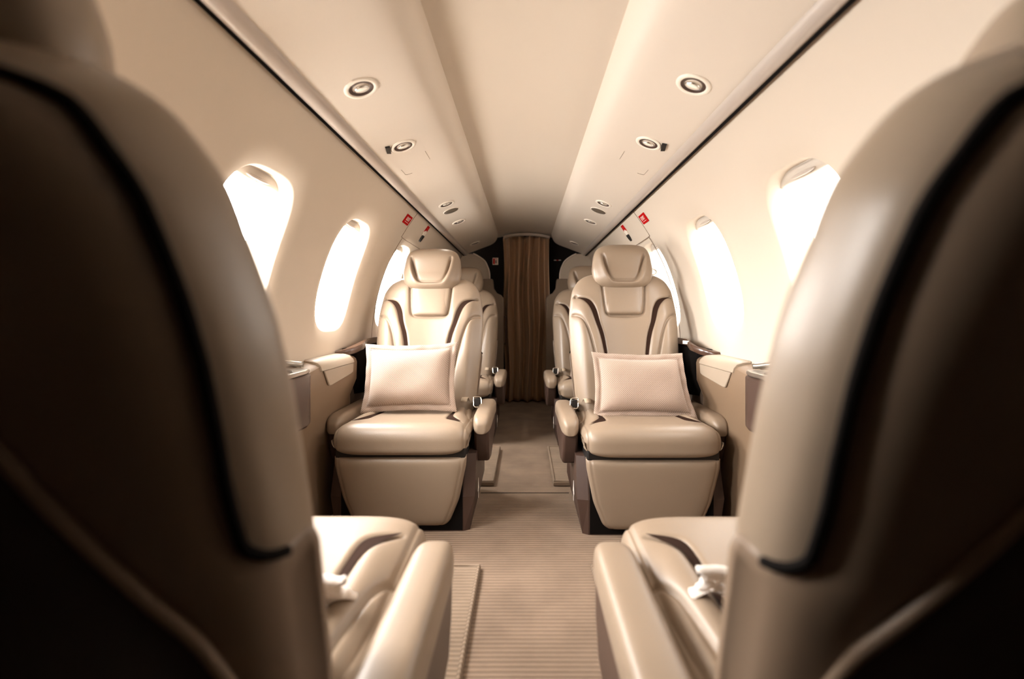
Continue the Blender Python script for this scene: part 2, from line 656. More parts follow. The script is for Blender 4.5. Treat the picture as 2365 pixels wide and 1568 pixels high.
    box('seat_pan', -.228, .228, -.50, -.03, .255, .315, M['blackplastic'], root, .006)
    # --- leg rest
    rows = []
    zz = .020 + .250 * (1 - np.cos(np.linspace(0, PI, 70))) / 2
    for z in zz:
        q = (z - .020) / .250
        w = float(sint(np.array([z]), [.020, .035, .12, .24, .27], [.150, .172, .205, .230, .232], .008)[0])
        k = (1 - abs(2 * q - 1) ** 12) ** (1 / 2.2)
        yf = -.012 - .022 * (1 - q) ** 1.3
        x = w * mix_s(70)
        f = yf + k * .026 * (1 - np.abs(x / w) ** 9) ** (1 / 2.2) - .026
        f = f - .0025 * np.exp(-((np.abs(x) - (w - .017)) / .003) ** 2)
        xr = x[::-1][1:-1]
        rows.append(np.concatenate([np.stack([x, f, np.full_like(x, z)], 1), np.stack([xr, np.full_like(xr, yf - .05), np.full_like(xr, z)], 1)]))
    fix_normals(loft('leg_rest', rows, M['leather'], root))
    # pedestal: sides lean, narrower at the floor
    pts = [(-.055, .0), (-.44, .0), (-.47, .08), (-.45, .26), (-.10, .26), (-.055, .12)]
    rows = []
    for x, kx in ((-.258, .0), (-.22, .0), (.22, .0), (.258, .0)):
        rows.append([(x if (p[1] > .05 or abs(x) < .23) else x * .93, p[0] if abs(x) < .23 else p[0] - .01 * (1 if p[0] > -.3 else -1), p[1]) for p in pts])
    o = loft('pedestal', rows, M['brownplastic'], root, smooth=False)
    fix_normals(o)
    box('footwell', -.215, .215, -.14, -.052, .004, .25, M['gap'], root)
    if label_mark:
        sx_ = aisle * .2600
        mk = mesh('arrow_mark', [(sx_, -.145, .105), (sx_, -.165, .150), (sx_, -.185, .105), (sx_, -.17, .105), (sx_, -.17, .075), (sx_, -.16, .075), (sx_, -.16, .105),
                                 (sx_ + aisle * .001, -.145, .105), (sx_ + aisle * .001, -.165, .150), (sx_ + aisle * .001, -.185, .105), (sx_ + aisle * .001, -.17, .105),
                                 (sx_ + aisle * .001, -.17, .075), (sx_ + aisle * .001, -.16, .075), (sx_ + aisle * .001, -.16, .105)],
                  [(0, 1, 2, 3, 4, 5, 6), (13, 12, 11, 10, 9, 8, 7)] + [(i, (i + 1) % 7, (i + 1) % 7 + 7, i + 7) for i in range(7)], M['white'], root, False)
        mk['label'] = 'white arrow mark on the dark pedestal'
    # --- armrests
    for sg in (-1, 1):
        xc = sg * .274
        rows = []
        L0, L1 = -.115, -.50
        for q in np.concatenate([(1 - np.cos(np.linspace(0, PI / 2, 16))) * .22, np.linspace(.24, .9, 20), .9 + .1 * np.sin(np.linspace(0, PI / 2, 8)[1:])]):
            y = L0 + (L1 - L0) * q
            k = (1 - (1 - min(q / .22, 1)) ** 2.6) ** (1 / 2.2) if q < .22 else 1
            k = max(k, .02)
            k2 = 1 if q < .9 else math.sqrt(max(1 - ((q - .9) / .101) ** 2, .01))
            w = .034 * (.30 + .70 * k) * k2 * (1 + .04 * q)
            a = np.linspace(0, 2 * PI, 40, endpoint=False)
            ca, sa = np.cos(a), np.sin(a)
            px = w * np.sign(ca) * np.abs(ca) ** .55
            pz = .036 * (.35 + .65 * k) * k2 * np.sign(sa) * np.abs(sa) ** .62
            drop = .018 * (1 - k)
            rows.append(np.stack([xc + px, np.full_like(px, y), .358 + pz - drop], 1))
        fix_normals(loft('armrest', rows, M['leather'], root))
        hp = [(-.135, .340), (-.50, .340), (-.48, .25), (-.27, .195), (-.175, .21), (-.145, .265)]
        o = prism('armrest_housing', hp, 'x', xc - .028, xc + .028, M['brownplastic'], root, .010, 3)
    # --- seat belt with buckle at the aisle hip
    if belt:
        bx = aisle * .236
        wb = []
        for q in np.linspace(0, 1, 12):
            y = -.46 + .085 * q
            z = .365 + .032 * math.sin(q * PI * .6)
            wb.append([(bx - .014, y, z), (bx + .014, y, z), (bx + .014, y - .003, z - .003), (bx - .014, y - .003, z - .003)])
        bl = fix_normals(loft('belt', wb, M['webbing'], root))
        c = np.array([bx, -.362, .398])
        ring = []
        for a in np.linspace(0, 2 * PI, 32, endpoint=False):
            ca, sa = math.cos(a), math.sin(a)
            ring.append((c[0] + .0165 * np.sign(ca) * abs(ca) ** .35 - .005 * sa * aisle, c[1] - .010 * np.sign(sa) * abs(sa) ** .35, c[2] + .020 * np.sign(sa) * abs(sa) ** .35))
        ring = resample(np.array(ring + ring[:1]), 41)[:-1]
        tube('buckle', ring, .0028, M['chrome'], bl, 8, True)
        box('buckle_plate', c[0] - .0125, c[0] + .0125, c[1] - .008, c[1] + .002, c[2] - .016, c[2] + .016, M['blackplastic'], bl, .003)
        tl = []
        for q in np.linspace(0, 1, 14):
            y = -.42 + .07 * q
            z = .372 + .045 * math.sin(q * PI * .75)
            x0 = aisle * (.190 - .01 * q)
            tl.append([(x0 - .013, y, z), (x0 + .013, y, z), (x0 + .013, y, z - .003), (x0 - .013, y, z - .003)])
        fix_normals(loft('belt_tail', tl, M['webbinglight'], bl))
    # --- shoulder strap guide on the outer shoulder
    if guide:
        gx = -aisle * .150
        base = B(gx, .640, .0)
        ring = []
        for a in np.linspace(0, 2 * PI, 24, endpoint=False):
            ring.append(base + np.array([.017 * math.cos(a), .0, .012 + .013 * math.sin(a)]))
        tube('strap_guide', ring, .003, M['chrome'], root, 8, True)
    return root


def slope(o, rx=0, ry=0, rz=0):
    o.rotation_euler = (rx, ry, rz)
    return o


# camera looks along +Y; seats facing the camera are turned half round
XS = .430
make_seat((-XS - .006, 1.575, 0), PI, -1, 18.0, 'beige leather seat facing the camera, left of the aisle, pillow upright against its backrest')
make_seat((XS + .012, 1.545, 0), PI, 1, 13.5, 'beige leather seat facing the camera, right of the aisle, with the taller looking headrest', head_up=-.006)
make_seat((-XS + .006, .918, 0), 0, 1, 20.0, 'shadowed seat seen from behind at the left edge of the photo', guide=False, belt=False)
make_seat((XS - .010, .915, 0), 0, -1, 21.5, 'brightly edged seat seen from behind at the right edge of the photo', head_up=-.085, guide=False, belt=False)
make_seat((-XS, 2.66, 0), PI, -1, 17.0, 'rear beige seat behind the left seat that faces the camera', head_up=.022, detail=.7, guide=False)
make_seat((XS + .005, 2.62, 0), PI, 1, 16.0, 'rear beige seat with cream pillow behind the right seat that faces the camera', head_up=.022, detail=.7, guide=False)


# ------------------------------------------------------------------ pillows
def pillow(loc, rx, ry, rz, W, H, T, label, seed=0, lean=0.0, mat='pillow', group='cream woven pillows'):
    n, m = 56, 44
    s = np.linspace(-1, 1, n)
    t = np.linspace(-1, 1, m)
    S, Tt = np.meshgrid(s, t, indexing='ij')
    rng = np.random.RandomState(seed)
    ph = rng.rand(4) * 6

    def outline(S, Tt, k=1.0):
        X = W / 2 * S * (1 - .065 * (1 - Tt ** 2) * np.abs(S) ** 3) * k
        Z = H / 2 * Tt * (1 - .075 * (1 - S ** 2) * np.abs(Tt) ** 3) * k
        X = X - lean * Tt * (S + 1) / 2 * W / 2
        return X, Z
    kx, kz = 1 - .050 / W, 1 - .050 / H
    X, Z = outline(S, Tt)
    Xb, Zb = X * kx, Z * kz
    puff = T * ((1 - S ** 4) * (1 - Tt ** 4)) ** .55
    puff = puff * (1 + .05 * np.sin(5 * S + ph[0]) * np.cos(4 * Tt + ph[1]))
    vf = np.stack([Xb, -puff - .002, Zb], -1)
    vb = np.stack([Xb, puff * .8 + .002, Zb], -1)
    V = np.concatenate([vf.reshape(-1, 3), vb.reshape(-1, 3)])
    F = [f[::-1] for f in grid_faces(n, m)] + grid_faces(n, m, off=n * m)
    root = mesh('throw_pillow', V, F, M[mat])
    fix_normals(root)
    root.location = loc
    root.rotation_euler = (rx, ry, rz)
    tag(root, label, 'pillow', group)
    # flat stitched border
    per = []
    for u in np.linspace(-1, 1, 60):
        per.append((u, -1))
    for u in np.linspace(-1, 1, 46)[1:]:
        per.append((1, u))
    for u in np.linspace(1, -1, 60)[1:]:
        per.append((u, 1))
    for u in np.linspace(1, -1, 46)[1:-1]:
        per.append((-1, u))
    per = np.array(per)
    X, Z = outline(per[:, 0], per[:, 1])
    wob = .0035 * np.sin(np.arange(len(per)) * .23 + ph[2]) + .002 * np.sin(np.arange(len(per)) * .61 + ph[3])
    rows = []
    for kk, yy in ((-.012, 0), (0.0, -.0045), (.5, -.0045), (.96, -.0045), (1.0, 0), (.96, .0045), (.5, .0045), (0, .0045)):
        a = X * (kx * .985 + (1 - kx * .985) * kk)
        c = Z * (kz * .985 + (1 - kz * .985) * kk)
        rows.append(np.stack([a, yy + wob * max(kk, 0), c], 1))
    rows.append(rows[0])
    fix_normals(loft('flange', rows, M[mat], root, True, False, False))
    ring = np.stack([X * kx, wob * .1 - .004, Z * kz], 1)
    tube('stitching', ring, .0022, M[mat], root, 6, True)
    return root


pillow((-.467, 1.868, .512), math.radians(-16), math.radians(-1.2), math.radians(0), .385, .285, .050, 'cream woven pillow standing on the left seat that faces the camera', 1)
pillow((.462, 1.825, .486), math.radians(-17), math.radians(0.6), math.radians(-2), .388, .268, .050, 'cream woven pillow on the right seat that faces the camera, corners splayed', 2, lean=.10)
pillow((.448, 2.93, .500), math.radians(-12), 0, math.radians(4), .33, .27, .04, 'cream pillow on the rear right seat, half hidden by the seat in front', 3)
pillow((-.438, .590, .412), math.radians(40), math.radians(2), math.radians(6), .42, .08, .026, 'pale fleecy pillow tucked on the near left seat, one corner showing', 4, mat='fleece')
pillow((.425, .600, .418), math.radians(40), math.radians(-3), math.radians(-6), .40, .08, .026, 'pale fleecy pillow tucked on the near right seat, one corner showing', 5, mat='fleece')

# ------------------------------------------------------------------ shell of the cabin
R, CX, CZ = 1.09, -.33, .60
Y0, Y1 = -.60, 4.11
S_TOP = .735


def wall_pt(sg, y, s, d=0.0):
    ph = s / R
    if s >= 0:
        return (sg * (CX + (R + d) * math.cos(ph)), y, CZ + (R + d) * math.sin(ph))
    return (sg * (CX + R + d), y, CZ + s)


WIN_S, WIN_HH, WIN_HW = .325, .235, .164


def build_wall(sg, name, centers, start_index):
    V, F = [], []

    def patch(ya, yb, sa, sb, n, m):
        off = len(V)
        for i in range(n):
            for j in range(m):
                V.append(wall_pt(sg, ya + (yb - ya) * i / (n - 1), sa + (sb - sa) * j / (m - 1)))
        F.extend(grid_faces(n, m, off=off))
    bounds = [centers[0] - .36] + [(a + b) / 2 for a, b in zip(centers[:-1], centers[1:])] + [centers[-1] + .36]
    NS = 24
    patch(Y0, bounds[0], 0, S_TOP, 6, NS + 1)
    patch(bounds[-1], Y1, 0, S_TOP, 4, NS + 1)
    patch(Y0, Y1, -CZ, 0, 6, 4)
    outs = []
    for c, ya, yb in zip(centers, bounds[:-1], bounds[1:]):
        per = []
        for i in range(NS):
            per.append((ya + (yb - ya) * i / NS, 0))
        for i in range(NS):
            per.append((yb, S_TOP * i / NS))
        for i in range(NS):
            per.append((yb - (yb - ya) * i / NS, S_TOP))
        for i in range(NS):
            per.append((ya, S_TOP - S_TOP * i / NS))
        per = np.array(per)
        dv = per - np.array([c, WIN_S])
        un = dv / np.array([WIN_HW, WIN_HH])
        n_ = 3.4
        rr = (np.abs(un[:, 0]) ** n_ + np.abs(un[:, 1]) ** n_) ** (1 / n_)
        hole = dv / rr[:, None]
        off = len(V)
        prof = [(None, k) for k in np.linspace(0, 1, 10)[:-1]]
        prof += [(1.26 - .29 * k, .012 * k ** 2) for k in np.linspace(0, 1, 9)]
        prof += [(.97 - .09 * math.sin(a), .012 + .09 * (1 - math.cos(a))) for a in np.linspace(0, PI / 2, 12)[1:]]
        M_ = len(per)
        for q, dpt in prof:
            for p, h in zip(dv, hole):
                if q is None:
                    k = dpt
                    k = 1 - (1 - k) ** 1.0
                    w = p * (1 - k) + h * k * 1.26
                    V.append(wall_pt(sg, c + w[0], WIN_S + w[1]))
                else:
                    w = h * q
                    V.append(wall_pt(sg, c + w[0], WIN_S + w[1], dpt))
        F.extend(grid_faces(len(prof), M_, True, off))
        outs.append((c, hole))
    o = mesh(name, V, F, M['panel'])
    fix_normals(o)
    tag(o, kind='structure')
    for i, (c, hole) in enumerate(outs):
        V2, F2 = [], []
        rings = [1.0, .8, .55, .3, .08]
        for q in rings:
            for h in hole:
                V2.append(wall_pt(sg, c + h[0] * q * .885, WIN_S + h[1] * q * .885, .088))
        F2 = grid_faces(len(rings), len(hole), True)
        F2.append(tuple(range((len(rings) - 1) * len(hole), len(rings) * len(hole))))
        w = mesh('window_%d' % (start_index + i), V2, F2, M['glass'])
        tag(w, kind='structure')
        # raised shade showing in the top of the opening
        rows = []
        for q in np.linspace(0, 1, 14):
            yy = (q * 2 - 1) * .125
            drop = .022 * (1 - (abs(q * 2 - 1)) ** 2.5)
            top = WIN_S + WIN_HH * .93 - .030 * abs(q * 2 - 1) ** 4
            low = WIN_S + WIN_HH * .93 - .016 - drop - .026 * abs(q * 2 - 1) ** 4
            r = []
            for s_, d_ in ((top, .050), (low, .050), (low - .004, .056), (low, .062), (top, .062)):
                r.append(wall_pt(sg, c + yy, s_, d_))
            rows.append(r)
        fix_normals(loft('window_shade', rows, M['shade'], w))
        rows = []
        for q in np.linspace(0, 1, 10):
            yy = (q * 2 - 1) * .045
            s_ = WIN_S + WIN_HH * .93 - .030
            r = []
            for ds, dd in ((-.004, .049), (.004, .049), (.005, .043), (0, .038), (-.005, .043)):
                r.append(wall_pt(sg, c + yy, s_ + ds * (1 - abs(q * 2 - 1) ** 3 * .8), dd))
            rows.append(r)
        fix_normals(loft('shade_handle', rows, M['rail'], w))
        # daylight portal
        L = bpy.data.lights.new('window_daylight', 'AREA')
        L.shape = 'RECTANGLE'
        L.size, L.size_y = .34, .50
        L.cycles.is_portal = True
        lo = bpy.data.objects.new('window_daylight', L)
        p = Vector(wall_pt(sg, c, WIN_S, .11))
        q = Vector(wall_pt(sg, c, WIN_S, -.2))
        lo.location = p
        lo.rotation_euler = (q - p).to_track_quat('-Z', 'Y').to_euler()
        link(lo)
    return o


LEFT_C = [.475, 1.172, 1.805, 2.470]
RIGHT_C = [1.125, 1.735, 2.385]
build_wall(-1, 'wall_left', LEFT_C, 1)
build_wall(1, 'wall_right', RIGHT_C, 5)

fl = box('floor', -.80, .80, Y0, 4.14, -.04, 0, M['carpet'])
tag(fl, kind='structure')

# ceiling: shallow recessed arch, running out above the valances
cp = [(-.62, 1.24), (-.56, 1.33), (-.46, 1.41), (-.34, 1.445), (-.24, 1.452), (-.19, 1.462), (-.10, 1.474), (0, 1.478), (.10, 1.474), (.19, 1.462), (.24, 1.452), (.34, 1.445), (.46, 1.41), (.56, 1.33), (.62, 1.24)]
cps = spline(cp, 60)
rows = [[(x, y, z) for x, z in cps] for y in np.linspace(Y0, 4.14, 12)]
ce = loft('ceiling', rows, M['headliner'], None, False, False, False)
fix_normals(ce)
tag(ce, kind='structure')

VAL_Y1 = 3.92


def val_pt(t, d=0.0):
    """point on the sloping valance face: t=0 inner edge, t=1 outer edge; d below the face"""
    x, h = .262 + .238 * t, .600 - .090 * t
    nx, nh = -.090 / .2545, -.238 / .2545
    return x + nx * d, CAMZ + h + nh * d


for sg, nm in ((-1, 'trim_1'), (1, 'trim_2')):
    pts = [(.226, .715), (.227, .690), (.231, .662), (.238, .640), (.248, .622), (.260, .609), (.272, .600), (.282, .5945)]
    pts += [(.262 + .238 * t, .600 - .090 * t) for t in np.linspace(.14, .92, 9)]
    pts += [(.498, .512), (.520, .530), (.56, .57), (.50, .66), (.40, .70)]
    rows = [[(sg * x, y, CAMZ + h) for x, h in pts] for y in np.linspace(Y0, VAL_Y1, 10)]
    # rounded end
    o = loft(nm, rows, M['valance'], None, True, True, True, True, math.radians(50))
    fix_normals(o)
    tag(o, kind='structure')
for sg, nm in ((-1, 'trim_3'), (1, 'trim_4')):
    # satin rail along the outer edge of the valance
    a = np.linspace(0, PI, 10)
    pr_ = [(.496 + .012 * math.cos(q) + .004, .506 - .0085 * math.sin(q) + .004) for q in a]
    pr_ = []
    p0, p1 = np.array([.482, .5165]), np.array([.516, .4985])
    dv = p1 - p0
    nn = np.array([-dv[1], dv[0]])
    nn = -nn / np.linalg.norm(nn)
    if nn[1] > 0:
        nn = -nn
    for q in np.linspace(0, 1, 12):
        b = .009 * math.sin(PI * q) ** .7
        pr_.append(tuple(p0 + dv * q + nn * b))
    pr_ += [(.524, .515), (.50, .53)]
    rows = [[(sg * x, y, CAMZ + h) for x, h in pr_] for y in np.linspace(Y0, VAL_Y1 - .004, 8)]
    o = loft(nm, rows, M['rail'], None, True, True, True, True, math.radians(50))
    fix_normals(o)
    tag(o, kind='structure')
for sg, nm in ((-1, 'trim_5'), (1, 'trim_6')):
    # dark shadow gap strip between rail and side wall
    pr_ = [(.5155, .4985), (.5205, .4925), (.5275, .4990), (.524, .508)]
    rows = [[(sg * x, y, CAMZ + h) for x, h in pr_] for y in np.linspace(Y0, VAL_Y1, 4)]
    o = loft(nm, rows, M['gap'], None, True, True, True, False)
    fix_normals(o)
    tag(o, kind='structure')

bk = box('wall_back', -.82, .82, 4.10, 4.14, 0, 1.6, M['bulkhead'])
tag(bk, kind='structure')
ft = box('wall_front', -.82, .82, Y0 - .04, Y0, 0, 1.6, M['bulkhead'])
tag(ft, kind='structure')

# partitions either side of the rear doorway
for sg, side in ((-1, 'left'), (1, 'right')):
    root = empty('partition_' + side, (0, 0, 0))
    tag(root, kind='structure')
    up = [(.76, .80), (.30, .80), (.300, 1.07), (.304, 1.13), (.318, 1.175), (.345, 1.225), (.40, 1.265), (.44, 1.285), (.56, 1.285), (.66, 1.10)]
    prism('upper_panel', [(sg * x, z) for x, z in up], 'y', 3.925, 3.955, M['panel'], root, .004)
    rim = [(.30, .80), (.300, 1.07), (.304, 1.13), (.318, 1.175), (.345, 1.225), (.40, 1.265), (.44, 1.285)]
    rl = spline([(sg * x, 3.922, z) for x, z in rim], 50)
    tube('edge_trim', rl, .006, M['bezel'], root, 8)
    lo_ = [(.76, .0), (.185, .0), (.180, .32), (.178, .90), (.20, .930), (.235, .945), (.262, .985), (.268, 1.055), (.275, 1.066), (.76, 1.066)]
    prism('padded_panel', [(sg * x, z) for x, z in lo_], 'y', 3.865, 3.924, M['leather'], root, .012, 3)

# pull handle on the left partition edge
hb = tube('door_handle', spline([(-.172, 3.87, .52), (-.162, 3.85, .53), (-.160, 3.85, .73), (-.172, 3.87, .745)], 30), .005, M['brownplastic'], None, 8)
tag(hb, 'dark bow handle on the partition edge left of the curtain', 'handle')

# ------------------------------------------------------------------ curtain
n, m = 150, 40
V = []
for i in range(n):
    u = i / (n - 1)
    for j in range(m):
        v = j / (m - 1)
        half = .205 - .022 * v
        x = -.005 * v + .014 + (u * 2 - 1) * half + .008 * math.sin(9 * v + 4 * u)
        ph = u * 2 * PI * 4.9 + .9 * math.sin(3.2 * u + 1.2) + .5 * v * math.sin(6 * u)
        amp = .054 * (.9 + .1 * min(1, v * 4)) * (.8 + .3 * math.sin(11 * u + 2))
        y = 4.022 + amp * math.sin(ph) + .004 * math.sin(2.3 * ph + 3 * v)
        z = 1.440 - 1.432 * v + .014 * (1 - (2 * u - 1) ** 2) * (1 - v)
        V.append((x, y, z))
cu = mesh('curtain', V, grid_faces(n, m), M['curtain'])
md = cu.modifiers.new('thickness', 'SOLIDIFY')
md.thickness = .002
tag(cu, 'brown pleated curtain hanging in the rear doorway', 'curtain')
rr_ = spline([(-.185, 3.965, 1.432), (-.10, 3.965, 1.450), (.014, 3.965, 1.457), (.13, 3.965, 1.450), (.215, 3.965, 1.432)], 40)
rows = [[(p[0], p[1] - .012, p[2] - .009), (p[0], p[1] + .03, p[2] - .009), (p[0], p[1] + .03, p[2] + .010), (p[0], p[1] - .012, p[2] + .010)] for p in rr_]
cr = fix_normals(loft('curtain_rail', rows, M['rail'], None, smooth=False))
tag(cr, 'pale curved curtain rail under the ceiling at the rear doorway', 'curtain rail')


# stickers on the dark bulkhead
def decal(name, c, w, h, mat, parent=None, t=.002):
    return box(name, c[0] - w / 2, c[0] + w / 2, c[1] - t, c[1], c[2] - h / 2, c[2] + h / 2, mat, parent)


s1 = decal('notice_sticker', (-.262, 4.10, 1.240), .050, .062, M['white'])
tag(s1, 'small white sticker with red and black marks on the dark bulkhead left of the curtain', 'sticker')
decal('red_mark', (-.275, 4.0978, 1.240), .016, .050, M['red'], s1, .001)
decal('black_mark', (-.257, 4.0978, 1.236), .010, .030, M['blackplastic'], s1, .001)
decal('red_mark', (-.257, 4.0978, 1.262), .010, .008, M['red'], s1, .001)
s2 = decal('notice_sticker', (.292, 4.10, 1.250), .062, .008, M['white'])
tag(s2, 'thin white and red strip sticker on the dark bulkhead right of the curtain', 'sticker')
decal('red_mark', (.292, 4.0978, 1.250), .020, .008, M['red'], s2, .001)


# ------------------------------------------------------------------ reading lights and speakers in the valances
def valance_frame(sg, y, t):
    x, z = val_pt(t)
    nx, nz = -.090 / .2545, -.238 / .2545      # out of the face, for the right side
    N = Vector((sg * nx, 0, nz))
    Yv = Vector((0, 1, 0))
    Xv = Yv.cross(N).normalized()
    mtx = Matrix((( Xv.x, Yv.x, N.x, sg * x), (Xv.y, Yv.y, N.y, y), (Xv.z, Yv.z, N.z, z), (0, 0, 0, 1)))
    return mtx


def disc_rows(prof, n=40, ex=1.0, ey=1.0):
    a = np.linspace(0, 2 * PI, n, endpoint=False)
    return [np.stack([r * ex * np.cos(a), r * ey * np.sin(a), np.full(n, h)], 1) for r, h in prof]


def make_reading_light():
    root = empty('reading_light')
    loft('bezel', disc_rows([(.042, -.001), (.042, .0012), (.040, .0032), (.036, .0042), (.032, .0036), (.0305, .0022)]), M['bezel'], root, True, True, False)
    loft('socket', disc_rows([(.0308, .0022), (.027, .0016), (.0215, .0012), (.0205, -.008), (.002, -.012)]), M['brownplastic'], root, True, False, True)
    a = loft('lamp_cup', disc_rows([(.008, -.012), (.016, -.008), (.0195, .0), (.0192, .003), (.0165, .0024)]), M['chrome'], root, True, True, False)
    loft('lens', disc_rows([(.0165, .0020), (.011, .0036), (.002, .0045)]), M['lamp'], a, True, True, True)
    for o in root.children:
        o.rotation_euler = (0, 0, 0)
    a.location = (0, .006, -.002)
    a.rotation_euler = (math.radians(-16), 0, 0)
    return root


def dup(root):
    r = root.copy()
    COL.objects.link(r)
    for ch in list(root.children):
        c = ch.copy()
        COL.objects.link(c)
        c.parent = r
        for g in ch.children:
            d = g.copy()
            COL.objects.link(d)
            d.parent = c
    return r


proto = make_reading_light()
LIGHTS = [
    (-1, 1.115, .57, 'round reading light in the left ceiling panel, nearest the camera'),
    (-1, 1.500, .57, 'round reading light in the left ceiling panel, second from the camera, with a black slot'),
    (-1, 2.300, .55, 'small round reading light just in front of the left speaker grille'),
    (-1, 2.740, .55, 'small round reading light just behind the left speaker grille'),
    (-1, 3.580, .53, 'round reading light at the rear end of the left ceiling panel'),
    (1, 1.095, .59, 'round reading light in the right ceiling panel, nearest the camera'),
    (1, 1.475, .57, 'round reading light in the right ceiling panel, second from the camera, with a black slot'),
    (1, 2.290, .55, 'small round reading light just in front of the right speaker grille'),
    (1, 2.740, .55, 'small round reading light just behind the right speaker grille'),
    (1, 3.580, .53, 'round reading light at the rear end of the right ceiling panel'),
]
for i, (sg, y, t, lab) in enumerate(LIGHTS):
    o = proto if i == 0 else dup(proto)
    o.matrix_world = valance_frame(sg, y, t)
    tag(o, lab, 'light', 'reading lights in the ceiling panels')
    if 'black slot' in lab:
        so = 1 if sg < 0 else -1
        prism('slot', [(so * .036, -.036), (so * .050, -.042), (so * .058, .000), (so * .047, .012)], 'z', .0, .0056, M['blackplastic'], o)
    L = bpy.data.lights.new('reading_lamp', 'SPOT')
    L.energy = 1.2 if y > 3.4 else 3.0
    L.color = (1, .88, .74)
    L.spot_size = math.radians(90)
    L.spot_blend = 1
    L.shadow_soft_size = .02
    lo = bpy.data.objects.new('reading_lamp', L)
    mt = valance_frame(sg, y, t)
    lo.matrix_world = mt @ Matrix.Translation((0, 0, .012)) @ Matrix.Rotation(PI, 4, 'X')
    link(lo)

for sg, side in ((-1, 'left'), (1, 'right')):
    root = empty('speaker')
    loft('surround', disc_rows([(.044, -.001), (.044, .0015), (.0415, .003), (.040, .002)], 48), M['bezel'], root, True, True, False)
    loft('grille', disc_rows([(.0405, .0005), (.040, .0032), (.025, .0045), (.003, .005)], 48), M['grille'], root, True, True, True)
    root.matrix_world = valance_frame(sg, 2.445, .55)
    tag(root, 'dark round speaker grille in the %s ceiling panel' % side, 'speaker', 'speakers in the ceiling panels')


# fine service-panel outlines beside the second pair of lights
def val_line(sg, pts, parent=None, r=.0005):
    out = []
    for y, t in resample(np.array(pts), 30):
        x, z = val_pt(t, .0006)
        out.append((sg * x, y, z))
    return tube('panel_seam', out, r, M['seam'], parent, 6)


for sg, side in ((-1, 'left'), (1, 'right')):
    root = empty('service_panel', (0, 0, 0))
    val_line(sg, [(1.68, .80), (1.74, .80), (1.745, .78), (1.748, .70)], root)
    val_line(sg, [(1.68, .36), (1.60, .36)], root)
    tag(root, 'faint outline of a service panel behind the second reading light on the %s' % side, 'panel')


# ------------------------------------------------------------------ emergency exits: seams, signs, handles
def wall_s(z):
    return R * math.asin((z - CZ) / R)


def wall_line(sg, pts, name, mat, parent, r=.0016):
    pts = spline(np.array(pts), 70)
    return tube(name, [wall_pt(sg, y, s, -.0004) for y, s in pts], r, mat, parent, 6)


def wall_frame(sg, y, s):
    p = Vector(wall_pt(sg, y, s))
    ph = s / R
    N = Vector((-sg * math.cos(ph), 0, -math.sin(ph)))
    Zv = Vector((-sg * math.sin(ph), 0, math.cos(ph)))      # up along the wall
    Xv = Zv.cross(N).normalized()                            # reading direction
    return Matrix(((Xv.x, Zv.x, N.x, p.x), (Xv.y, Zv.y, N.y, p.y), (Xv.z, Zv.z, N.z, p.z), (0, 0, 0, 1)))


def text(name, body, size, mat, parent, loc, rot=0.0, ext=.0006):
    cu_ = bpy.data.curves.new(name, 'FONT')
    cu_.body = body
    cu_.size = size
    cu_.align_x = 'CENTER'
    cu_.align_y = 'CENTER'
    cu_.extrude = ext
    o = bpy.data.objects.new(name, cu_)
    cu_.materials.append(mat)
    link(o)
    bpy.context.view_layer.update()
    me = bpy.data.meshes.new_from_object(o.evaluated_get(bpy.context.evaluated_depsgraph_get()))
    bpy.data.objects.remove(o)
    if not me.materials:
        me.materials.append(mat)
    o = bpy.data.objects.new(name, me)
    o.location = loc
    o.rotation_euler = (0, 0, rot)
    return link(o, parent)


for sg, side, yo in ((-1, 'left', 0.0), (1, 'right', -.03)):
    ex = empty('emergency_exit', (0, 0, 0))
    tag(ex, 'emergency exit hatch outlined in the %s side wall around the third window' % side, 'exit hatch')
    ys, ye = 2.27 + yo, 3.02 + yo
    wall_line(sg, [(ys, .735), (ys, .70), (ys, .60), (ys, .578)], 'hatch_seam', M['seam'], ex)
    wall_line(sg, [(ys, .578), (ys + .08, .575), (ys + .3, .574), (ye, .574)], 'hatch_seam', M['seam'], ex)
    wall_line(sg, [(ys + .02, .574), (ys + .01, .50), (ys, .35), (ys, .18), (ys, .02)], 'hatch_seam', M['seam'], ex)
    yc = 2.205 + yo
    sgn = empty('exit_sign')
    sgn.matrix_world = wall_frame(sg, yc, wall_s(CAMZ + .453))
    tag(sgn, 'small red EXIT sign high on the %s side wall' % side, 'sign', 'red exit signs')
    box('sign_plate', -.047, .047, -.024, .024, .0, .003, M['red'], sgn, .003)
    text('lettering', 'EXIT', .027, M['white'], sgn, (0, .003, .0036))
    box('underline', -.028, .028, -.0135, -.0115, .003, .0038, M['white'], sgn)
    hn = prism('pull_handle', [(-.017, -.006), (.017, -.006), (.015, -.030), (.006, -.048), (-.006, -.048), (-.015, -.030)], 'z', .0, .010, M['blackplastic'], ex, .003)
    hn['label'] = 'red and black pull handle'
    hn.matrix_local = wall_frame(sg, 2.575 + yo, wall_s(CAMZ + .447))
    box('red_label', -.028, .028, .012, .054, 0, .002, M['red'], hn, .001)
    prism('arrow_mark', [(-.006, .034), (.006, .034), (.006, .044), (-.006, .044)], 'z', .0015, .0024, M['redlight'], hn)
    prism('cream_tip', [(-.028, .014), (0, .026), (.028, .014), (.016, -.008), (-.016, -.008)], 'z', .001, .004, M['bezel'], hn)


